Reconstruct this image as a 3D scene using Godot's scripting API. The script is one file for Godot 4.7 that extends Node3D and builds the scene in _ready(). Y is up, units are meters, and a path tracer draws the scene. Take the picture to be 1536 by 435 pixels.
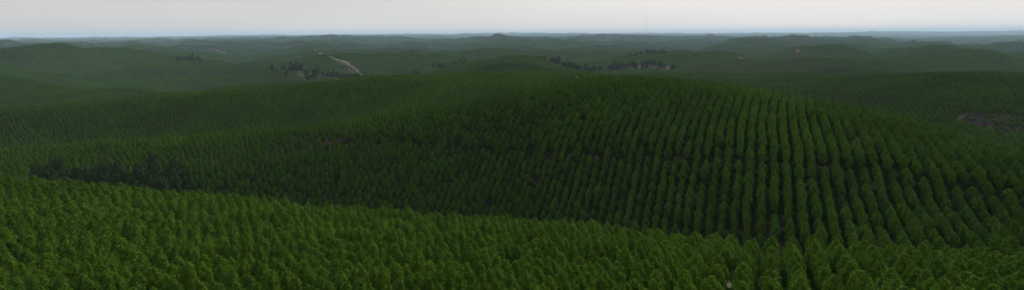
extends Node3D
# A wide aerial view over planted tree rows on rolling hills under a pale hazy sky.
# The ground is one height field given by ridge and valley lines across the view; trees stand on it in rows.

const F := 800.0             # focal length in photograph pixels
const NEARER := 0.78         # the distances below were first read for a longer lens
const CX := 768.0
const CAM_Y := 60.0          # camera height; the plantation lies 20 to 60 m below it
const ROW := 2.6             # spacing between planted rows
const STEP := 2.15            # spacing inside a row
const HEADING := 0.4455       # the rows run this far right of straight ahead
const CANOPY := 2.9          # mean height of the canopy over the ground
const RINGS := 456
const R0 := 4.0
const GROW := 1.02

var rng := RandomNumberGenerator.new()
var wobble := FastNoiseLite.new()
var blocks := FastNoiseLite.new()
var block_edge := FastNoiseLite.new()
var azimuths := PackedFloat32Array()
var ground_y := PackedFloat32Array()
var lines_d := []
var lines_h := []
var used_names := {}
var patches := []            # bare places: centre x, centre z, radius across, radius along, turn
var track_depths := []       # contour tracks: depth for each of the 13 columns
var mats := {}


# ---------------------------------------------------------------- names and labels
func numbered(called: String) -> String:
	if not used_names.has(called):
		used_names[called] = 0
		return called
	used_names[called] += 1
	return "%s_%03d" % [called, used_names[called]]


func tag(o: Node, label: String, category: String, group := "", kind := "") -> void:
	o.set_meta("label", label)
	o.set_meta("category", category)
	if group != "":
		o.set_meta("group", group)
	if kind != "":
		o.set_meta("kind", kind)


func base(called: String, where := Vector3.ZERO) -> Node3D:
	var o := Node3D.new()
	o.name = numbered(called)
	add_child(o)
	o.position = where
	return o


func part(called: String, mesh: Mesh, material: Material, parent: Node) -> MeshInstance3D:
	var o := MeshInstance3D.new()
	o.name = called
	o.mesh = mesh
	if material:
		o.material_override = material
	parent.add_child(o, true)
	return o


# ---------------------------------------------------------------- the lie of the land
func horizon_y(x: float) -> float:
	return 49.5 + (CX - x) * 0.006


func at_columns(a: Array, x: float) -> float:
	var t := clampf(x / 128.0, 0.0, 11.999)
	var i := int(t)
	var u := t - i
	var p1: float = a[i]
	var p2: float = a[i + 1]
	var p0: float = a[max(i - 1, 0)]
	var p3: float = a[min(i + 2, 12)]
	return 0.5 * (2.0 * p1 + (p2 - p0) * u + (2.0 * p0 - 5.0 * p1 + 4.0 * p2 - p3) * u * u + (3.0 * p1 - p0 - 3.0 * p2 + p3) * u * u * u)


func line(d: Array, y: Array, far := 1.0) -> void:
	# y: rows of the photograph at which the canopy shows at that distance; values given as [drop] are metres below the camera (hidden valleys)
	d = d.map(func(v): return v * NEARER * far)
	var h := []
	for i in 13:
		h.append(y[i][0] * far if y[i] is Array else (y[i] - horizon_y(i * 128.0)) / F * d[i])
	lines_d.append(d)
	lines_h.append(h)


func same(v: float) -> Array:
	var a := []
	a.resize(13)
	a.fill(v)
	return a


func drops(a: Array) -> Array:
	return a.map(func(v): return [v])


func lay_of_the_land() -> void:
	line(same(6.0), drops([23.5, 23.5, 23.5, 23.0, 22.5, 21.5, 20.0, 18.0, 16.0, 14.5, 14.0, 14.0, 14.0]))
	line([78, 78, 78, 78, 77, 75, 73, 70, 67, 64, 64, 66, 68], same(435.0))
	line([180, 172, 164, 154, 145, 134, 123, 113, 104, 96, 92, 90, 88], [272, 282, 294, 306, 318, 329, 340, 350, 361, 373, 382, 388, 392])
	line([262, 256, 250, 242, 230, 213, 193, 172, 152, 132, 119, 110, 104], [282, 292, 304, 316, 327, 337, 348, 359, 370, 381, 389, 395, 399])
	line([280, 276, 270, 262, 250, 232, 210, 187, 167, 152, 143, 135, 128], [258, 262, 262, 262, 265, 275, 290, 300, 300, 290, 300, 310, 325])
	line([300, 294, 287, 279, 267, 252, 235, 214, 195, 180, 165, 150, 140], [240, 237, 233, 228, 222, 215, 205, 195, 195, 200, 215, 240, 265])
	line([318, 312, 305, 297, 287, 278, 272, 266, 258, 240, 210, 178, 152], [228, 219, 210, 201, 186, 163, 143, 120, 124, 142, 168, 202, 237])
	line([400, 398, 394, 390, 386, 382, 380, 380, 385, 385, 360, 300, 270], drops([75.0, 73.0, 71.0, 68.0, 64.0, 58.0, 52.0, 50.0, 53.0, 55.0, 54.0, 55.0, 57.0]))
	line([440, 440, 438, 436, 434, 432, 430, 440, 480, 480, 440, 360, 330], [222, 213, 204, 195, 180, 157, 138, [42.0], [48.0], [53.0], 158, 190, 215])
	line([496, 498, 500, 502, 502, 496, 488, 478, 540, 540, 475, 400, 365], [163, 157, 146, 136, 127, 122, 121, 118, [50.0], 136, 136, 155, 174])
	line([640, 640, 640, 640, 590, 600, 600, 600, 650, 660, 520, 450, 430], [[74.0], [72.0], [68.0], [60.0], 120, 114, 112, 112, 116, 119, 117, 112, 114], 1.1)
	line([720, 720, 760, 780, 780, 780, 780, 760, 800, 850, 660, 640, 640], [117, 128, [66.0], [64.0], [62.0], [56.0], 106, 107, 108, 106, [54.0], [54.0], [54.0]], 1.25)
	line([950, 960, 960, 960, 960, 950, 990, 990, 1000, 1020, 880, 880, 880], [[64.0], [66.0], 122, 117, 113, 106, 100, 100, 99, 97, 104, 101, 101], 1.4)
	line([1050, 1080, 1080, 1080, 1130, 1150, 1200, 1250, 1250, 1250, 1050, 1020, 1000], [83, 80, 91, 104, 94, 94, 92, 89, 89, 88, 90, 89, 87], 1.5)
	line([1400, 1400, 1450, 1450, 1450, 1500, 1500, 1500, 1500, 1500, 1400, 1350, 1350], [[60.0], [58.0], 88, 90, 87, 88, 85, 84, 83, 80, 86, 87, [60.0]], 1.6)
	line([2100, 2100, 2200, 2200, 2100, 2200, 2200, 2200, 2200, 2000, 1900, 1800, 1700], [75, 74, 76, 76, 74, 77, 75, 75, 73, 69, 72, 73, 74], 1.7)
	line([3100, 3100, 3200, 3200, 3100, 3200, 3300, 3200, 3200, 3000, 3000, 3000, 3000], [71, 71, 69, 67, 66, 68, 60, 66, 66, 61, 62, 70, 70], 1.7)
	line([4500, 4500, 4500, 4400, 4600, 4600, 4600, 4500, 4500, 4400, 4500, 4500, 4500], [64, 65, 63, 62, 57, 62, 63, 57, 58, 61, 64, 62, 59], 1.7)
	line(same(9000.0), [61, 60, 59, 57.5, 56.5, 56, 56, 55, 54.5, 55, 55, 55, 54], 1.7)
	line(same(15000.0), [58, 57.5, 56, 54, 53, 52, 51.5, 51.5, 51, 51, 49.5, 48.5, 46.5], 1.6)
	line(same(26000.0), [58, 57.5, 56.5, 55, 53, 52, 51, 50.5, 50, 49.5, 49, 48, 46], 1.6)


func drop_at(ds: PackedFloat32Array, hs: PackedFloat32Array, d: float) -> float:
	var n := ds.size()
	if d <= ds[0]:
		return hs[0]
	if d >= ds[n - 1]:
		return hs[n - 1]
	var i := ds.bsearch(d) - 1
	i = clampi(i, 0, n - 2)
	var w := ds[i + 1] - ds[i]
	var u := (d - ds[i]) / w
	var s := (hs[i + 1] - hs[i]) / w
	var m0 := s
	var m1 := s
	if i > 0:
		var a := (hs[i] - hs[i - 1]) / (ds[i] - ds[i - 1])
		m0 = 2.0 * a * s / (a + s) if a * s > 0.0 else 0.0
	if i < n - 2:
		var b := (hs[i + 2] - hs[i + 1]) / (ds[i + 2] - ds[i + 1])
		m1 = 2.0 * b * s / (b + s) if b * s > 0.0 else 0.0
	var u2 := u * u
	var u3 := u2 * u
	return hs[i] * (2.0 * u3 - 3.0 * u2 + 1.0) + m0 * w * (u3 - 2.0 * u2 + u) + hs[i + 1] * (3.0 * u2 - 2.0 * u3) + m1 * w * (u3 - u2)


func build_heights() -> void:
	var a := -180.0
	while a < 180.01:
		azimuths.append(deg_to_rad(a))
		a += 0.3 if a > -48.1 and a < 47.9 else 3.0
	ground_y.resize(azimuths.size() * RINGS)
	for k in azimuths.size():
		var th := azimuths[k]
		var c := cos(minf(absf(th), 0.8))
		var x := CX + F * tan(clampf(th, -0.8, 0.8))
		var ds := PackedFloat32Array()
		var hs := PackedFloat32Array()
		for j in lines_d.size():
			ds.append(at_columns(lines_d[j], x))
			hs.append(at_columns(lines_h[j], x))
		for i in RINGS:
			var r := R0 * pow(GROW, i)
			var d := r * c
			var y := CAM_Y - drop_at(ds, hs, d) - CANOPY
			var px := r * sin(th)
			var pz := -r * cos(th)
			y += wobble.get_noise_2d(px * 8.0, pz * 8.0) * 0.7
			y += wobble.get_noise_2d(px * 1.6 + 500.0, pz * 1.6) * 3.2 * smoothstep(260.0, 400.0, d)
			y += wobble.get_noise_2d(px * 0.45 - 900.0, pz * 0.95 + 70.0) * 52.0 * smoothstep(480.0, 1000.0, d)
			y += wobble.get_noise_2d(px * 0.24 + 40.0, pz * 0.24) * 22.0 * smoothstep(1200.0, 2700.0, d) * (1.0 - 0.6 * smoothstep(8000.0, 12000.0, d))
			y += wobble.get_noise_2d(px * 0.06 + 7.0, pz * 0.06) * 60.0 * smoothstep(9000.0, 14000.0, d)
			ground_y[k * RINGS + i] = y


func ground_at(x: float, z: float) -> float:
	var th := atan2(x, -z)
	var r := maxf(sqrt(x * x + z * z), R0)
	var deg := rad_to_deg(th)
	var k := 0.0
	if deg < -48.0:
		k = (deg + 180.0) / 3.0
	elif deg <= 48.0:
		k = 44.0 + (deg + 48.0) / 0.3
	else:
		k = 364.0 + (deg - 48.0) / 3.0
	var i := log(r / R0) / log(GROW)
	var k0 := clampi(int(k), 0, azimuths.size() - 2)
	var i0 := clampi(int(i), 0, RINGS - 2)
	var u := clampf(k - k0, 0.0, 1.0)
	var v := clampf(i - i0, 0.0, 1.0)
	var p := k0 * RINGS + i0
	return lerpf(lerpf(ground_y[p], ground_y[p + RINGS], u), lerpf(ground_y[p + 1], ground_y[p + RINGS + 1], u), v)


func seen_at(x: float, y: float, over := CANOPY, from := 40.0) -> Vector3:
	# the first place at which a ray through that pixel of the photograph meets the canopy (or the ground, with over = 0)
	var slope := (y - horizon_y(x)) / F
	var d := from
	while d < 9000.0:
		var px := (x - CX) / F * d
		if CAM_Y - slope * d < ground_at(px, -d) + over:
			break
		d *= 1.004
	var wx := (x - CX) / F * d
	return Vector3(wx, ground_at(wx, -d), -d)


func pixel_of(p: Vector3) -> Vector2:
	var x := CX + F * p.x / -p.z
	return Vector2(x, horizon_y(x) + F * (CAM_Y - p.y) / -p.z)


# ---------------------------------------------------------------- materials
func plain(called: String, c: Color, rough := 0.85) -> StandardMaterial3D:
	var m := StandardMaterial3D.new()
	m.resource_name = called
	m.albedo_color = c.linear_to_srgb()
	m.roughness = rough
	m.metallic_specular = 0.3
	if rough > 0.85:
		m.specular_mode = BaseMaterial3D.SPECULAR_DISABLED   # soil, bark and stone are matt
	mats[called] = m
	return m


func noise_picture(seed_: int, freq: float, dark: Color, light: Color) -> NoiseTexture2D:
	var n := FastNoiseLite.new()
	n.seed = seed_
	n.frequency = freq
	n.fractal_octaves = 5
	var t := NoiseTexture2D.new()
	t.width = 512
	t.height = 512
	t.seamless = true
	t.noise = n
	var g := Gradient.new()
	g.set_color(0, dark.linear_to_srgb())
	g.set_color(1, light.linear_to_srgb())
	t.color_ramp = g
	return t


func leaf_material(called: String, c: Color) -> StandardMaterial3D:
	var m := plain(called, c, 0.8)
	m.metallic_specular = 0.12
	m.vertex_color_use_as_albedo = true
	m.backlight_enabled = true
	m.backlight = Color(0.26, 0.36, 0.05).linear_to_srgb()
	m.cull_mode = BaseMaterial3D.CULL_DISABLED
	return m


func make_materials() -> void:
	leaf_material("plantation_leaf", Color(0.052, 0.110, 0.008))
	leaf_material("yellow_green_leaf", Color(0.060, 0.116, 0.008))
	leaf_material("deep_green_leaf", Color(0.044, 0.102, 0.009))
	leaf_material("native_leaf", Color(0.023, 0.042, 0.013))
	leaf_material("weed_leaf", Color(0.034, 0.056, 0.016))
	plain("bark", Color(0.11, 0.085, 0.06), 0.9)
	plain("grey_bark", Color(0.16, 0.145, 0.12), 0.9)
	var soil := plain("ground_soil", Color(1, 1, 1), 0.95)
	soil.albedo_texture = noise_picture(4, 0.012, Color(0.040, 0.034, 0.024), Color(0.088, 0.072, 0.052))
	soil.uv1_triplanar = true
	soil.uv1_world_triplanar = true
	soil.uv1_scale = Vector3.ONE * 0.03
	var pale := plain("pale_earth", Color(1, 1, 1), 0.95)
	pale.albedo_texture = noise_picture(9, 0.02, Color(0.12, 0.11, 0.095), Color(0.21, 0.19, 0.165))
	pale.uv1_triplanar = true
	pale.uv1_world_triplanar = true
	pale.uv1_scale = Vector3.ONE * 0.08
	var red := plain("brown_earth", Color(1, 1, 1), 0.95)
	red.albedo_texture = noise_picture(12, 0.02, Color(0.012, 0.010, 0.011), Color(0.036, 0.028, 0.027))
	red.uv1_triplanar = true
	red.uv1_world_triplanar = true
	red.uv1_scale = Vector3.ONE * 0.06
	plain("stone", Color(0.33, 0.30, 0.27), 0.9)
	plain("mast_steel", Color(0.35, 0.36, 0.38), 0.6)


# ---------------------------------------------------------------- shapes
class Shape:
	var v := PackedVector3Array()
	var n := PackedVector3Array()
	var c := PackedColorArray()
	var ix := PackedInt32Array()

	func leaf(at: Vector3, along: Vector3, side: Vector3, tone: Color) -> void:
		var k := v.size()
		var nn := along.cross(side).normalized()
		v.append(at)
		v.append(at + along * 0.45 + side)
		v.append(at + along)
		v.append(at + along * 0.45 - side)
		for i in 4:
			n.append(nn)
			c.append(tone)
		for i in [0, 1, 2, 0, 2, 3]:
			ix.append(k + i)

	func tube(a: Vector3, b: Vector3, ra: float, rb: float, sides := 6) -> void:
		var k := v.size()
		var up := (b - a).normalized()
		var e := up.cross(Vector3.RIGHT if absf(up.x) < 0.8 else Vector3.FORWARD).normalized()
		var f := up.cross(e)
		for i in sides:
			var t := TAU * i / sides
			var o := e * cos(t) + f * sin(t)
			v.append(a + o * ra)
			v.append(b + o * rb)
			for j in 2:
				n.append(o)
				c.append(Color.WHITE)
		for i in sides:
			var p := k + 2 * i
			var q := k + 2 * ((i + 1) % sides)
			for j in [p, p + 1, q, q, p + 1, q + 1]:
				ix.append(j)

	func add_to(mesh: ArrayMesh, m: Material) -> ArrayMesh:
		var a := []
		a.resize(Mesh.ARRAY_MAX)
		a[Mesh.ARRAY_VERTEX] = v
		a[Mesh.ARRAY_NORMAL] = n
		a[Mesh.ARRAY_COLOR] = c
		a[Mesh.ARRAY_INDEX] = ix
		mesh.add_surface_from_arrays(Mesh.PRIMITIVE_TRIANGLES, a)
		mesh.surface_set_material(mesh.get_surface_count() - 1, m)
		return mesh


func cone_profile(t: float) -> float:
	return pow(t / 0.36, 0.5) if t < 0.36 else pow(1.0 - pow((t - 0.36) / 0.64, 1.6), 0.8)


func dome_profile(t: float) -> float:
	return sqrt(maxf(0.0, 1.0 - pow(absf(t - 0.45) / 0.55, 2.2)))


func crown(s: Shape, low: float, high: float, radius: float, tufts: int, leaves: int, size: float, profile: Callable, at := Vector3.ZERO, lean := 0.0) -> void:
	# leaf tufts on upward-slanting twigs all round the stem; every leaf is a small pointed blade
	var spin := rng.randf() * TAU
	var bulge := [rng.randf_range(0.85, 1.15), rng.randf_range(0.85, 1.15), rng.randf_range(0.85, 1.15), rng.randf_range(0.85, 1.15), rng.randf_range(0.85, 1.15)]
	for i in tufts:
		var t := pow((i + rng.randf()) / tufts, 0.9)
		var turn := spin + i * 2.39996 + rng.randf_range(-0.4, 0.4)
		var b: float = bulge[int(fposmod(turn, TAU) / TAU * 4.999)]
		var r: float = radius * float(profile.call(t)) * b
		var reach := r * sqrt(rng.randf_range(0.3, 1.0))
		var out := Vector3(cos(turn), 0.0, sin(turn))
		var mid := at + Vector3(lean * t, lerpf(low, high, t) + 0.15 * reach, 0.0) + out * reach
		var spread := (0.15 + 0.13 * (r / radius)) * radius
		var tuft_tone := rng.randf_range(0.82, 1.18)
		for j in leaves:
			var o := Vector3(rng.randfn(0.0, 0.5), rng.randfn(0.0, 0.6), rng.randfn(0.0, 0.5)) * spread
			var face := (out * (0.9 - 0.5 * t) + Vector3(rng.randfn(0, 0.38), rng.randfn(0, 0.38) + 0.9 * t - 0.05, rng.randfn(0, 0.38))).normalized()   # blades lie along the crown's surface
			var along := face.cross(Vector3(rng.randfn(), rng.randfn(), rng.randfn())).normalized()
			var side := along.cross(face).normalized()
			var l := size * rng.randf_range(0.7, 1.35)
			var k := tuft_tone * rng.randf_range(0.75, 1.25)
			s.leaf(mid + o - along * l * 0.5, along * l, side * l * 0.34, Color(k * rng.randf_range(0.92, 1.1), k, k * rng.randf_range(0.85, 1.1)))


func stem(s: Shape, high: float, r: float, limbs: int, low: float, reach: float) -> void:
	var bend := Vector3(rng.randf_range(-0.1, 0.1), 0, rng.randf_range(-0.1, 0.1))
	var p := Vector3(0, -0.3, 0)
	for i in 4:
		var q := Vector3(0, high * (i + 1) / 4.0, 0) + bend * (i + 1) * 0.5
		s.tube(p, q, r * (1.0 - i * 0.22), r * (0.78 - i * 0.22))
		p = q
	for i in limbs:
		var t := low + (high * 0.85 - low) * i / limbs
		var a := i * 2.4
		var from := Vector3(0, t, 0) + bend * (t / high * 2.0)
		s.tube(from, from + Vector3(cos(a), 0.8, sin(a)) * reach * (1.0 - 0.6 * t / high), r * 0.3, r * 0.08, 4)


func draped(rim: PackedVector2Array, centre: Vector2, lift: float, rings := 4) -> ArrayMesh:
	# a sheet with the outline RIM, laid on the ground
	var st := SurfaceTool.new()
	st.begin(Mesh.PRIMITIVE_TRIANGLES)
	var n := rim.size()
	var at := func(i: int, k: int) -> Vector3:
		var p := centre.lerp(rim[i % n], float(k) / rings)
		return Vector3(p.x, ground_at(p.x, p.y) + (lift if k < rings else lift * 0.2), p.y)
	for i in n:
		for k in rings:
			var a: Vector3 = at.call(i, k)
			var b: Vector3 = at.call(i + 1, k)
			var c: Vector3 = at.call(i, k + 1)
			var d: Vector3 = at.call(i + 1, k + 1)
			for p in [a, c, d]:
				st.add_vertex(p)
			if k > 0:
				for p in [a, d, b]:
					st.add_vertex(p)
	st.index()
	st.generate_normals()
	return st.commit()


func blob(centre: Vector2, across: float, along: float, turn: float) -> PackedVector2Array:
	var out := PackedVector2Array()
	for i in 26:
		var a := TAU * i / 26.0
		var k := 1.0 + 0.35 * wobble.get_noise_2d(centre.x * 9.0 + cos(a) * 300.0, centre.y * 9.0 + sin(a) * 300.0) + rng.randf_range(-0.06, 0.06)
		out.append(centre + Vector2(cos(a) * across * k, sin(a) * along * k).rotated(turn))
	return out


func multi(called: String, mesh: Mesh, list: Array, parent: Node) -> void:
	if list.is_empty():
		return
	var mm := MultiMesh.new()
	mm.transform_format = MultiMesh.TRANSFORM_3D
	mm.use_colors = true
	mm.mesh = mesh
	mm.instance_count = list.size()
	for i in list.size():
		mm.set_instance_transform(i, list[i][0])
		mm.set_instance_color(i, list[i][1])
	var o := MultiMeshInstance3D.new()
	o.name = called
	o.multimesh = mm
	o.set_meta("kind", "stuff")
	parent.add_child(o, true)


# ---------------------------------------------------------------- what grows where
func bare(x: float, z: float, grow := 0.0) -> int:
	for p in patches:
		var o := Vector2(x - p[0], z - p[1])
		if absf(o.x) > p[5] or absf(o.y) > p[5]:
			continue
		o = o.rotated(-p[4])
		var a: float = p[2] + grow
		var b: float = p[3] + grow
		if o.x * o.x / (a * a) + o.y * o.y / (b * b) < 1.0:
			return p[6]
	return 0


func add_patch(x: float, z: float, across: float, along: float, turn := 0.0, kind := 1) -> void:
	patches.append([x, z, across, along, turn, maxf(across, along) + 3.0, kind])      # kind 2: a few small trees grow back there


func block_tone(x: float, z: float) -> float:
	return blocks.get_noise_2d(x, z)


func _ready() -> void:
	# ------------------------------------------------------------ camera, sky, sun, exposure
	var cam := Camera3D.new()
	cam.name = "camera"
	cam.projection = Camera3D.PROJECTION_FRUSTUM
	cam.near = 0.5
	cam.far = 90000.0
	cam.size = 0.5 * 435.0 / F
	cam.frustum_offset = Vector2(0.0, 0.5 * -168.0 / F)
	cam.position = Vector3(0, CAM_Y, 0)
	cam.rotation = Vector3(0, 0, -0.006)
	add_child(cam)
	cam.current = true

	var sun_az := deg_to_rad(40.0)
	var sun_el := deg_to_rad(35.0)
	var to_sun := Vector3(sin(sun_az) * cos(sun_el), sin(sun_el), -cos(sun_az) * cos(sun_el))
	var sky_image := Image.create(512, 256, false, Image.FORMAT_RGBF)
	var veil := FastNoiseLite.new()
	veil.seed = 5
	veil.frequency = 1.6
	veil.fractal_octaves = 4
	for j in 256:
		var el := (0.5 - (j + 0.5) / 256.0) * PI
		for i in 512:
			var az := ((i + 0.5) / 512.0) * TAU
			var dir := Vector3(sin(az) * cos(el), sin(el), -cos(az) * cos(el))
			var gap := rad_to_deg(dir.angle_to(to_sun))
			var l := 0.47 + 0.62 * exp(-gap / 45.0)
			l *= 1.0 + 0.07 * veil.get_noise_3d(dir.x, dir.y * 9.0, dir.z)
			var high := clampf(sin(el), 0.0, 1.0)
			l *= 1.0 + 0.7 * high            # an even veil of cloud is brightest overhead
			var blue := -0.02 + 0.10 * smoothstep(0.0, 0.6, high) - 0.10 * exp(-gap / 30.0)
			sky_image.set_pixel(i, j, Color(l * (1.0 - blue), l * (1.0 - 0.25 * blue), l * (1.0 + 0.4 * blue)))
	var sky_material := PanoramaSkyMaterial.new()
	sky_material.panorama = ImageTexture.create_from_image(sky_image)
	var sky := Sky.new()
	sky.sky_material = sky_material
	var env := Environment.new()
	env.background_mode = Environment.BG_SKY
	env.sky = sky
	env.background_energy_multiplier = 1.0
	env.tonemap_mode = Environment.TONE_MAPPER_LINEAR
	env.tonemap_exposure = 1.06
	env.fog_enabled = true
	env.fog_density = 0.00005
	env.fog_light_color = Color(0.77, 0.89, 1.0)
	env.volumetric_fog_enabled = true
	env.volumetric_fog_density = 0.0
	env.sdfgi_enabled = true
	env.ssao_enabled = true
	env.ssil_enabled = true
	var world := WorldEnvironment.new()
	world.name = "world"
	world.environment = env
	add_child(world)
	var sun := DirectionalLight3D.new()
	sun.name = "sun"
	sun.light_energy = 1.25
	sun.light_angular_distance = 8.0
	sun.light_color = Color(1.0, 0.95, 0.86)
	sun.shadow_enabled = true
	add_child(sun)
	sun.look_at_from_position(to_sun * 100.0, Vector3.ZERO)

	# ------------------------------------------------------------ ground
	rng.seed = 20240
	wobble.seed = 11
	wobble.frequency = 0.004
	wobble.fractal_octaves = 3
	blocks.seed = 3
	blocks.noise_type = FastNoiseLite.TYPE_CELLULAR
	blocks.frequency = 0.0035
	blocks.cellular_return_type = FastNoiseLite.RETURN_CELL_VALUE
	block_edge = blocks.duplicate()
	block_edge.cellular_return_type = FastNoiseLite.RETURN_DISTANCE2_SUB
	make_materials()
	lay_of_the_land()
	build_heights()
	build_ground()
	print("ground ", Time.get_ticks_msec())
	build_bare_places()
	print("bare places ", Time.get_ticks_msec())
	build_plantation()
	print("plantation ", Time.get_ticks_msec())
	build_far_canopy()
	print("far canopy ", Time.get_ticks_msec())
	build_native_trees()
	build_masts_and_smoke()
	print("all ", Time.get_ticks_msec())


func build_ground() -> void:
	var nv := azimuths.size()
	var v := PackedVector3Array()
	var ix := PackedInt32Array()
	for k in nv:
		for i in RINGS:
			var r := R0 * pow(GROW, i)
			v.append(Vector3(r * sin(azimuths[k]), ground_y[k * RINGS + i], -r * cos(azimuths[k])))
	for k in nv - 1:
		for i in RINGS - 1:
			var a := k * RINGS + i
			var b := a + RINGS
			for p in [a, a + 1, b, b, a + 1, b + 1]:
				ix.append(p)
	var hub := v.size()                       # closes the ring below the camera
	v.append(Vector3(0, ground_y[nv / 2 * RINGS], 0))
	for k in nv - 1:
		for p in [hub, k * RINGS, (k + 1) * RINGS]:
			ix.append(p)
	var n := PackedVector3Array()
	n.resize(v.size())
	for t in ix.size() / 3:
		var a := v[ix[3 * t]]
		var f := (v[ix[3 * t + 2]] - a).cross(v[ix[3 * t + 1]] - a)
		for j in 3:
			n[ix[3 * t + j]] += f
	for i in n.size():
		n[i] = n[i].normalized()
	var arrays := []
	arrays.resize(Mesh.ARRAY_MAX)
	arrays[Mesh.ARRAY_VERTEX] = v
	arrays[Mesh.ARRAY_NORMAL] = n
	arrays[Mesh.ARRAY_INDEX] = ix
	var mesh := ArrayMesh.new()
	mesh.add_surface_from_arrays(Mesh.PRIMITIVE_TRIANGLES, arrays)
	var o := part("ground", mesh, mats.ground_soil, self)
	tag(o, "rolling dark soil hills under the planted trees, reaching to the horizon", "ground", "", "structure")


func bare_sheet(called: String, label: String, category: String, x: float, y: float, across: float, along: float, m: Material, clear_before: float, turn := 0.0, kind := 1) -> void:
	var p := seen_at(x, y, 0.5)
	var o := part(numbered(called), draped(blob(Vector2(p.x, p.z), across, along, turn), Vector2(p.x, p.z), 0.12), m, self)
	tag(o, label, category, "", "structure")
	var away := Vector2(p.x, p.z).normalized()
	add_patch(p.x - away.x * clear_before * 0.5, p.z - away.y * clear_before * 0.5, across * 1.0 + 0.6, along + clear_before * 0.5, atan2(p.x, -p.z) if turn == 0.0 else turn, kind)


func track(label: String, pixels: Array, width: float, clear_before: float) -> void:
	# a pale earth track through places seen in the photograph, laid on the ground
	var pts := []
	for q in pixels:
		pts.append(seen_at(q[0], q[1], 0.5, 300.0))
	var st := SurfaceTool.new()
	st.begin(Mesh.PRIMITIVE_TRIANGLES)
	var fine := []
	for i in pts.size() - 1:
		for k in 14:
			fine.append((pts[i] as Vector3).lerp(pts[i + 1], k / 14.0))
	fine.append(pts[-1])
	var edge := []
	for i in fine.size():
		var f: Vector3 = fine[mini(i + 1, fine.size() - 1)] - fine[maxi(i - 1, 0)]
		var s := Vector2(-f.z, f.x).normalized() * width * 0.5 * rng.randf_range(0.8, 1.2)
		var p := Vector2(fine[i].x, fine[i].z)
		var row := []
		for k in [-1.0, 0.0, 1.0]:
			var w: Vector2 = p + s * k
			row.append(Vector3(w.x, ground_at(w.x, w.y) + (0.25 if k == 0.0 else 0.2), w.y))
		edge.append(row)
		var away := p.normalized()
		if i % 2 == 0:
			add_patch(p.x - away.x * clear_before * 0.5, p.y - away.y * clear_before * 0.5, width * 0.62, width * 0.5 + clear_before * 0.5, atan2(p.x, -p.y))
	for i in edge.size() - 1:
		for k in 2:
			for p in [edge[i][k], edge[i][k + 1], edge[i + 1][k], edge[i][k + 1], edge[i + 1][k + 1], edge[i + 1][k]]:
				st.add_vertex(p)
	st.index()
	st.generate_normals()
	var o := part(numbered("dirt_track"), st.commit(), mats.pale_earth, self)
	tag(o, label, "track", "", "structure")


func build_bare_places() -> void:
	# contour tracks across the planted hill: rows stop and start again there
	for rows in [[206, 207, 208, 209, 212, 221, 229, 234, 239, 243, 252, 268, 290], [-1, -1, -1, -1, -1, -1, -1, 166, 172, -1, -1, -1, -1]]:
		var ds := []
		for i in 13:
			ds.append(-seen_at(i * 128.0, rows[i], CANOPY * 0.7).z if rows[i] > 0 else -1.0)
		track_depths.append(ds)
	track("pale zigzag dirt track winding up the planted hill above the dark valley trees", [[546, 114], [537, 107], [527, 100], [520, 95], [510, 91], [500, 88], [490, 85], [480, 80], [472, 76]], 3.6, 12.0)
	track("pale dirt track bend on the distant slope below the dark tree block", [[418, 74], [413, 70]], 5.0, 40.0)
	track("white sandy track end showing behind the crest of the planted hill", [[866, 120], [863, 116], [868, 114]], 3.0, 26.0)
	bare_sheet("brown_earth_bank", "reddish brown bare earth beside the white track end behind the hill crest", "bare earth", 866, 112, 4.0, 9.0, mats.brown_earth, 24.0)
	bare_sheet("pale_clearing", "thin pale strip of bare ground beside the dark grove on the far slope", "clearing", 1112, 87, 5.0, 2.0, mats.pale_earth, 18.0)
	bare_sheet("pale_clearing", "small bright bare spot alone on the wide distant planted slope", "clearing", 1196, 76, 4.0, 3.0, mats.pale_earth, 18.0)
	bare_sheet("cleared_slope", "dark brown cleared slope without trees below the planted hill", "cleared land", 1505, 184, 20.0, 12.0, mats.brown_earth, 4.0, 0.3, 2)
	bare_sheet("earth_spot", "small pinkish bare earth spot among the trees on the hill shoulder", "bare earth", 1317, 179, 1.2, 2.0, mats.brown_earth, 6.0)
	# the stony gap between two rows
	var p := seen_at(1086, 428, 0.2)
	var o := base("stony_patch", p)
	var sheet := draped(blob(Vector2(p.x, p.z), 0.9, 1.6, HEADING), Vector2(p.x, p.z), 0.08)
	part("bare_ground", sheet, mats.pale_earth, o).position = -p
	for i in 16:
		var r := rng.randf_range(0.12, 0.34)
		var q := Vector3(rng.randf_range(-0.7, 0.7), 0.0, rng.randf_range(-1.4, 1.4)).rotated(Vector3.UP, -HEADING)
		q.y = ground_at(p.x + q.x, p.z + q.z) - p.y + 0.1
		var ball := SphereMesh.new()
		ball.radius = r
		ball.height = r * 1.2
		ball.radial_segments = 7
		ball.rings = 3
		var st := part("stone", ball, mats.stone, o)
		st.position = q
		st.rotation = Vector3(rng.randf(), rng.randf() * 6.0, rng.randf())
		st.scale = Vector3(1.0, 0.7, rng.randf_range(0.6, 1.3))
	tag(o, "pale stony patch of bare ground in the gap between two foreground rows", "stones")
	add_patch(p.x, p.z, 1.5, 3.2, HEADING)
	stone_q = p.x * cos(HEADING) + p.z * sin(HEADING)

var stone_q := 0.0


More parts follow.
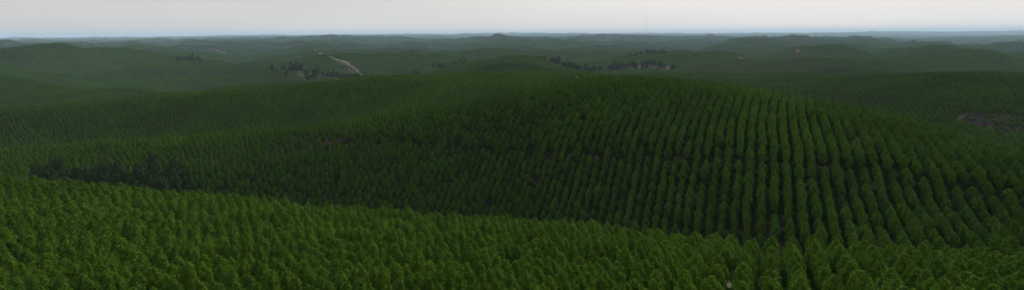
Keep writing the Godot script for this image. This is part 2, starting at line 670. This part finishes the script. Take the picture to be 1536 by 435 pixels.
func build_plantation() -> void:
	var kinds := [mats.plantation_leaf, mats.yellow_green_leaf, mats.deep_green_leaf]
	var crowns := []
	var stems := []
	var whole := []
	for k in 6:
		var s := Shape.new()
		crown(s, 0.6, [3.5, 3.7, 3.4, 3.6, 3.8, 3.3][k], [0.92, 1.0, 0.88, 0.95, 0.9, 1.02][k], 58, 52, 0.16, cone_profile, Vector3.ZERO, rng.randf_range(-0.2, 0.2))
		var t := Shape.new()
		stem(t, 3.1, 0.045, 7, 0.6, 0.55)
		crowns.append(s.add_to(ArrayMesh.new(), kinds[k % 3]))
		stems.append(t.add_to(ArrayMesh.new(), mats.bark))
		var w := s.add_to(ArrayMesh.new(), kinds[k % 3])
		whole.append(t.add_to(w, mats.bark))
	var sn := sin(HEADING)
	var cs := cos(HEADING)
	var near := []
	var lists := [[], [], [], [], [], []]
	for qi in range(-510, 320):
		var q := qi * ROW + rng.randf_range(-0.05, 0.05) + fposmod(stone_q, ROW) - ROW * 0.5
		var shift := rng.randf() * STEP
		for pi in range(-460, 740):
			var p := pi * STEP + shift
			var d := p * cs - q * sn
			if d < 25.0 or d > 800.0:
				continue
			var x := p * sn + q * cs
			if absf(x) > d * 1.02 + 20.0:
				continue
			var bend := 3.6 * wobble.get_noise_2d(x * 1.3, d * 1.3) + 0.25 * wobble.get_noise_2d(x * 9.0, d * 9.0)      # rows give way a little to the slope
			x += rng.randf_range(-0.12, 0.12) + bend * cs
			var z := -d + rng.randf_range(-0.18, 0.18)
			var col := CX + F * x / d
			var tone := 1.0 + 0.16 * rng.randfn(0.0, 0.5)
			tone *= 1.0 + 0.22 * wobble.get_noise_2d(x * 4.0 - 300.0, d * 4.0)
			var tall := 1.1 + 0.1 * rng.randfn(0.0, 1.0) + 0.14 * wobble.get_noise_2d(x * 7.0 + 40.0, z * 7.0)
			if d < 330.0:
				var vd := at_columns(lines_d[3], col)
				if absf(d - vd) < 4.0 or (col > 40.0 and col < 278.0 and rng.randf() < 0.7 and d > vd - 14.0 and d < vd + 18.0 + 5.0 * sin(col * 0.05)):
					continue
				var on_track := false
				for ds in track_depths:
					var i := clampi(int(round(col / 128.0)), 0, 12)
					if ds[i] > 0.0 and absf(d - at_columns(ds, col)) < 0.75 and (ds == track_depths[0] and col > 420.0 or col > 830.0 and col < 1090.0):
						on_track = true
				if on_track:
					continue
				if rng.randf() < 0.015 + (0.3 if wobble.get_noise_2d(x * 26.0, z * 26.0) > 0.52 else 0.0):
					continue
			else:
				if block_edge.get_noise_2d(x, z) < -0.975:
					continue
				var b := block_tone(x, z)
				tone *= 1.0 + 0.14 * b
				tall *= 1.0 + 0.14 * b
				if grove_here(col, d):
					continue
			var open := bare(x, z)
			if open == 1 or open == 2 and rng.randf() > 0.4 + 0.8 * maxf(0.0, wobble.get_noise_2d(x * 12.0, z * 12.0)):
				continue
			if open == 2:
				tall *= rng.randf_range(0.25, 0.6)
			var girth := clampf(rng.randfn(1.0, 0.07), 0.8, 1.2) * (1.04 if d < at_columns(lines_d[3], col) else 1.0)
			if rng.randf() < 0.06:
				tall *= rng.randf_range(0.6, 0.85)      # stunted ones
				girth *= 0.85
			var y := ground_at(x, z)
			var bs := Basis.from_euler(Vector3(rng.randfn(0, 0.03), rng.randf() * TAU, rng.randfn(0, 0.03))).scaled(Vector3(girth, tall, girth))
			var t := Transform3D(bs, Vector3(x, y, z))
			var v := rng.randi() % 6
			if d < 85.0:
				var px := pixel_of(Vector3(x, y + 2.5 * tall, z))
				if px.x > 2.0 and px.x < 1534.0 and px.y < 429.0:
					near.append([d, t, v, qi])
					continue
			lists[v].append([t, Color(tone * rng.randf_range(0.88, 1.1), tone, tone * rng.randf_range(0.9, 1.15))])
	near.sort_custom(func(a, b): return a[0] < b[0])
	var stone_row := int(floor((stone_q - (fposmod(stone_q, ROW) - ROW * 0.5)) / ROW))
	var looks := ["mid green", "yellow-green", "deep green"]
	var ordinal := ["first", "second", "third", "fourth", "fifth", "sixth", "seventh", "eighth"]
	for i in near.size():
		var e: Array = near[i]
		if i >= 300:
			lists[e[2]].append([e[1], Color.WHITE])
			continue
		var o := base("plantation_tree")
		o.transform = e[1]
		part("trunk", stems[e[2]], null, o)
		part("crown", crowns[e[2]], null, o)
		var off: int = e[3] - stone_row
		var look: String = looks[e[2] % 3]
		if off >= 1 and off <= 8:
			tag(o, "young %s plantation tree in the %s row beyond the stony patch" % [look, ordinal[off - 1]], "tree", "%s trees in the %s row beyond the stony patch" % [look, ordinal[off - 1]])
		elif off <= 0 and off >= -7:
			tag(o, "young %s plantation tree in the %s row from the stony patch toward the gully" % [look, ordinal[-off]], "tree", "%s trees in the %s row on the gully side" % [look, ordinal[-off]])
		elif off < 0:
			tag(o, "young %s plantation tree in the closed canopy of the near slope, gully side" % look, "tree", "%s trees on the near slope toward the gully" % look)
		else:
			tag(o, "young %s plantation tree in the near slope's rows far past the stony patch" % look, "tree", "%s trees on the near slope past the stony patch" % look)
	var mass := base("plantation_trees")
	tag(mass, "thousands of young green plantation trees in straight rows covering the hills", "trees", "", "stuff")
	for k in 6:
		multi("planted_rows", whole[k], lists[k], mass)
	# weeds between the rows
	var weed := Shape.new()
	for i in 34:
		var a := rng.randf() * TAU
		var up := Vector3(cos(a) * rng.randf(), 0.9, sin(a) * rng.randf()).normalized()
		var w := up.cross(Vector3(rng.randfn(), rng.randfn(), rng.randfn())).normalized()
		var at := Vector3(cos(a), 0, sin(a)) * sqrt(rng.randf()) * 0.55 + Vector3(0, rng.randf() * 0.2, 0)
		weed.leaf(at, up * rng.randf_range(0.25, 0.55), w * rng.randf_range(0.05, 0.1), Color.WHITE * rng.randf_range(0.8, 1.2))
	var weed_mesh := weed.add_to(ArrayMesh.new(), mats.weed_leaf)
	var weeds := []
	for i in 140000:
		var d := sqrt(rng.randf_range(0.05, 1.0)) * 215.0
		var x := rng.randf_range(-1.0, 1.0) * (d + 10.0)
		if wobble.get_noise_2d(x * 16.0, d * 16.0) < -0.5 or bare(x, -d) > 0:
			continue
		var k := rng.randf_range(0.7, 1.5)
		var c := rng.randf_range(0.7, 1.25)
		weeds.append([Transform3D(Basis.from_euler(Vector3(0, rng.randf() * TAU, 0)).scaled(Vector3(k, k, k)), Vector3(x, ground_at(x, -d), -d)), Color(c, c, c)])
	var weed_mass := base("weeds")
	tag(weed_mass, "low weeds growing on the ground between the planted rows", "weeds", "", "stuff")
	multi("weed", weed_mesh, weeds, weed_mass)
	print("trees near ", near.size(), " mass ", lists.map(func(l): return l.size()))


# dark native woods in the valleys: column, distance, half width (pixels), half depth (metres)
const GROVES := [[412, 1051, 20, 49], [520, 960, 112, 25], [706, 1110, 54, 94], [845, 960, 62, 22], [985, 1476, 100, 44], [1088, 1612, 26, 55], [80, 2237, 95, 66], [300, 1344, 50, 27], [960, 1017, 70, 18], [560, 795, 40, 16]]


func grove_here(col: float, d: float) -> bool:
	for g in GROVES:
		var a: float = (col - g[0]) / g[2]
		var b: float = (d - g[1]) / g[3]
		if absf(a) < 1.4 and absf(b) < 1.4 and a * a + b * b < 0.75 + 0.9 * wobble.get_noise_2d(col * 9.0, d * 7.0):
			return true
	return false


func on_slope(bs: Basis, x: float, z: float, e: float) -> Transform3D:
	# lays a patch of canopy along the slope, its trees still upright
	var y := ground_at(x, z)
	var gx := (ground_at(x + e, z) - ground_at(x - e, z)) / (2.0 * e)
	var gz := (ground_at(x, z + e) - ground_at(x, z - e)) / (2.0 * e)
	for k in 3:
		if k != 1:
			bs[k] += Vector3(0, bs[k].x * gx + bs[k].z * gz, 0)
	return Transform3D(bs, Vector3(x, y, z))


func build_far_canopy() -> void:
	# beyond about a kilometre single trees are a pixel wide: three rows of four trees stand together, then coarser patches of canopy
	var rows := []
	for k in 4:
		var s := Shape.new()
		for a in 3:
			for b in 4:
				crown(s, 0.5, 3.8 * rng.randf_range(0.85, 1.15), 0.98, 16, 5, 0.56, cone_profile, Vector3((a - 1) * ROW, 0, (b - 1.5) * STEP))
		rows.append(s.add_to(ArrayMesh.new(), [mats.plantation_leaf, mats.deep_green_leaf][k % 2]))
	var woods := []
	for k in 4:
		var s := Shape.new()
		for a in 30:
			crown(s, 0.5, rng.randf_range(7.0, 11.0), rng.randf_range(2.6, 4.2), 11, 4, 2.6, dome_profile, Vector3(rng.randf_range(-20, 20), 0, rng.randf_range(-20, 20)))
		woods.append(s.add_to(ArrayMesh.new(), [mats.plantation_leaf, mats.deep_green_leaf][k % 2]))
	var sn := sin(HEADING)
	var cs := cos(HEADING)
	var l1 := [[], [], [], []]
	var l2 := [[], [], [], []]
	for qi in range(-480, 400):
		for pi in range(-330, 500):
			var p := pi * STEP * 4.0
			var q := qi * ROW * 3.0
			var d := p * cs - q * sn
			if d < 800.0 or d > 2600.0:
				continue
			var x := p * sn + q * cs
			if absf(x) > d * 1.01:
				continue
			var z := -d
			if block_edge.get_noise_2d(x, z) < -0.978 or grove_here(CX + F * x / d, d) or bare(x, z, 3.0) == 1:
				continue
			var b := block_tone(x, z)
			var tone := (1.0 + 0.16 * b) * rng.randf_range(0.86, 1.14)
			var tall := (1.0 + 0.2 * b) * rng.randf_range(0.85, 1.15)
			var bs := Basis.from_euler(Vector3(0, -HEADING + (PI if rng.randf() < 0.5 else 0.0), 0)).scaled(Vector3(1, tall, 1))
			l1[rng.randi() % 4].append([on_slope(bs, x, z, 5.0), Color(tone, tone, tone)])
	for qi in range(-230, 230):
		for pi in range(70, 220):
			var d := pi * 36.0 + rng.randf_range(-12, 12)
			var x := qi * 36.0 + rng.randf_range(-12, 12)
			if d < 2580.0 or absf(x) > d * 1.01:
				continue
			var b := block_tone(x * 0.45, -d * 0.45)
			var tone := (0.9 + 0.22 * b) * rng.randf_range(0.86, 1.14)
			var tall := maxf(0.5, (1.0 + 0.5 * b) * rng.randf_range(0.75, 1.3))
			var bs := Basis.from_euler(Vector3(0, rng.randf() * TAU, 0)).scaled(Vector3(1.0, tall, 1.0))
			l2[rng.randi() % 4].append([on_slope(bs, x, -d, 18.0), Color(tone, tone, tone)])
	for qi in range(-140, 141):
		for pi in range(66, 162):
			var d := pi * 120.0 + rng.randf_range(-20, 20)
			var x := qi * 120.0 + rng.randf_range(-20, 20)
			if d < 7900.0 or absf(x) > d * 1.0:
				continue
			var bs := Basis.from_euler(Vector3(0, rng.randf() * TAU, 0)).scaled(Vector3(3.2, rng.randf_range(0.8, 2.2), 3.2))
			l2[rng.randi() % 4].append([Transform3D(bs, Vector3(x, ground_at(x, -d), -d)), Color.WHITE])
	var mass := base("distant_forest")
	tag(mass, "hazy green planted forest covering the far hills up to the horizon", "forest", "", "stuff")
	for k in 4:
		multi("distant_rows", rows[k], l1[k], mass)
		multi("distant_canopy", woods[k], l2[k], mass)
	print("far ", l1.map(func(l): return l.size()), l2.map(func(l): return l.size()))


func build_native_trees() -> void:
	var crowns := []
	var stems := []
	var whole := []
	for k in 4:
		var s := Shape.new()
		crown(s, 2.2, [9.0, 11.0, 8.0, 12.5][k], [3.4, 3.0, 3.8, 2.7][k], 60, 26, 0.55, dome_profile, Vector3.ZERO, rng.randf_range(-0.6, 0.6))
		var t := Shape.new()
		stem(t, [7.5, 9.5, 6.5, 11.0][k], 0.2, 9, 2.0, 2.4)
		crowns.append(s.add_to(ArrayMesh.new(), mats.native_leaf))
		stems.append(t.add_to(ArrayMesh.new(), mats.grey_bark))
		whole.append(t.add_to(s.add_to(ArrayMesh.new(), mats.native_leaf), mats.grey_bark))
	# the gully: single dark trees
	var spots := []
	var x := 52.0
	while x < 256.0:
		for row in 3:
			var col := x + row * 7.0 + rng.randf_range(-5, 5)
			spots.append([col, at_columns(lines_d[3], col) - 2.0 + row * 8.0 + rng.randf_range(-3, 3)])
		x += 15.0
	for i in spots.size():
		var d: float = spots[i][1]
		var wx: float = (spots[i][0] - CX) / F * d
		var k := i % 4
		var g := rng.randf_range(0.5, 1.05)
		var o := base("gully_tree", Vector3(wx, ground_at(wx, -d) - 0.1, -d))
		o.rotation.y = rng.randf() * TAU
		o.scale = Vector3(g, g * rng.randf_range(0.85, 1.1), g)
		part("trunk", stems[k], null, o)
		part("crown", crowns[k], null, o)
		var form: String = ["rounded", "upright", "low spreading", "tall narrow"][k]
		tag(o, "dark %s native tree with dull leaves in the gully below the planted slope" % form, "tree", "%s dark trees in the gully" % form)
	# valley woods: the front trees single, the rest one mass
	var names := ["in the small dark clump below the distant track bend", "along the dark strip below the zigzag track", "at the edge of the wide dark wood in the valley", "in the tree strip behind the white track end", "in the long grove on the far slope", "in the clump at the end of the far grove", "in the dark belt on the far ridge", "in the small grove behind the planted hump", "in the thin tree line behind the hill crest", "at the foot of the zigzag track hill"]
	var lists := [[], [], [], []]
	for gi in GROVES.size():
		var g: Array = GROVES[gi]
		var area: float = 4.0 * g[2] / F * g[1] * g[3]
		var n := int(area * 0.785 / 45.0)
		var made := []
		for i in n:
			var a := Vector2(rng.randf_range(-1.2, 1.2), rng.randf_range(-1.2, 1.2))
			var d: float = g[1] + a.y * g[3]
			if not grove_here(g[0] + a.x * g[2], d):
				continue
			var wx: float = (g[0] + a.x * g[2] - CX) / F * d
			var k := rng.randi() % 4
			var sc := rng.randf_range(0.7, 1.25)
			var bs := Basis.from_euler(Vector3(0, rng.randf() * TAU, 0)).scaled(Vector3(sc, sc * rng.randf_range(0.85, 1.2), sc))
			made.append([d, Transform3D(bs, Vector3(wx, ground_at(wx, -d) - 0.2, -d)), k])
		made.sort_custom(func(p, q): return p[0] < q[0])
		for i in made.size():
			if i % 3 == 0 and i < 36:
				var o := base("valley_tree")
				o.transform = made[i][1]
				part("trunk", stems[made[i][2]], null, o)
				part("crown", crowns[made[i][2]], null, o)
				tag(o, "dark bushy tree %s" % names[gi], "tree", "trees %s" % names[gi])
			else:
				var tone := rng.randf_range(0.8, 1.2)
				lists[made[i][2]].append([made[i][1], Color(tone, tone, tone)])
	# uneven tree tops along the skyline ridges
	for i in 420:
		var d := rng.randf_range(6000.0, 18500.0)
		var wx := rng.randf_range(-0.98, 0.98) * d
		var sc := rng.randf_range(1.3, 2.6)
		var bs := Basis.from_euler(Vector3(0, rng.randf() * TAU, 0)).scaled(Vector3(sc * 1.3, sc, sc * 1.3))
		lists[rng.randi() % 4].append([Transform3D(bs, Vector3(wx, ground_at(wx, -d), -d)), Color.WHITE])
	var mass := base("valley_woodland")
	tag(mass, "dark native woodland filling the valleys between the planted hills", "woodland", "", "stuff")
	for k in 4:
		multi("woodland", whole[k], lists[k], mass)


func build_masts_and_smoke() -> void:
	for m in [[752.5, 6800.0, 62.0, "single thin radio mast standing alone on the hazy skyline"], [812.0, 7000.0, 95.0, "taller of the two thin radio masts side by side on the skyline"], [816.5, 7000.0, 86.0, "shorter of the two thin radio masts side by side on the skyline"]]:
		var d: float = m[1]
		var x: float = (m[0] - CX) / F * d
		var o := base("radio_mast", Vector3(x, ground_at(x, -d), -d))
		var h: float = m[2]
		var legs := []
		for k in 3:
			var a := TAU * k / 3.0
			legs.append(Vector3(cos(a), 0, sin(a)))
			var s := Shape.new()
			s.tube(legs[k] * 2.2, legs[k] * 0.7 + Vector3(0, h, 0), 0.3, 0.22, 5)
			part("leg", s.add_to(ArrayMesh.new(), mats.mast_steel), null, o)
		var b := Shape.new()
		for i in 24:
			for k in 3:
				var w0 := lerpf(2.2, 0.7, i / 24.0)
				var w1 := lerpf(2.2, 0.7, (i + 1) / 24.0)
				b.tube(legs[k] * w0 + Vector3(0, h * i / 24.0, 0), legs[(k + 1) % 3] * w1 + Vector3(0, h * (i + 1) / 24.0, 0), 0.12, 0.12, 4)
		part("bracing", b.add_to(ArrayMesh.new(), mats.mast_steel), null, o)
		tag(o, m[3], "mast")
	# a faint column of smoke far off
	var smoke := base("smoke_cloud", Vector3((968.0 - CX) / F * 5200.0, 0.0, -5200.0))
	tag(smoke, "faint grey smoke column rising beyond the far ridge into the pale sky", "smoke", "", "stuff")
	var fume := FogMaterial.new()
	fume.albedo = Color(0.35, 0.36, 0.38)
	fume.density = 0.0016
	for i in 5:
		var f := FogVolume.new()
		f.name = "puff"
		f.shape = RenderingServer.FOG_VOLUME_SHAPE_ELLIPSOID
		f.size = Vector3(22 + 9 * i, 60, 30)
		f.position = Vector3(-6.0 + 5.0 * i - 2.0 * (i % 2), CAM_Y + 2.0 + 34.0 * i, 0)
		f.rotation.z = -0.15
		f.material = fume
		f.set_meta("kind", "stuff")
		smoke.add_child(f, true)
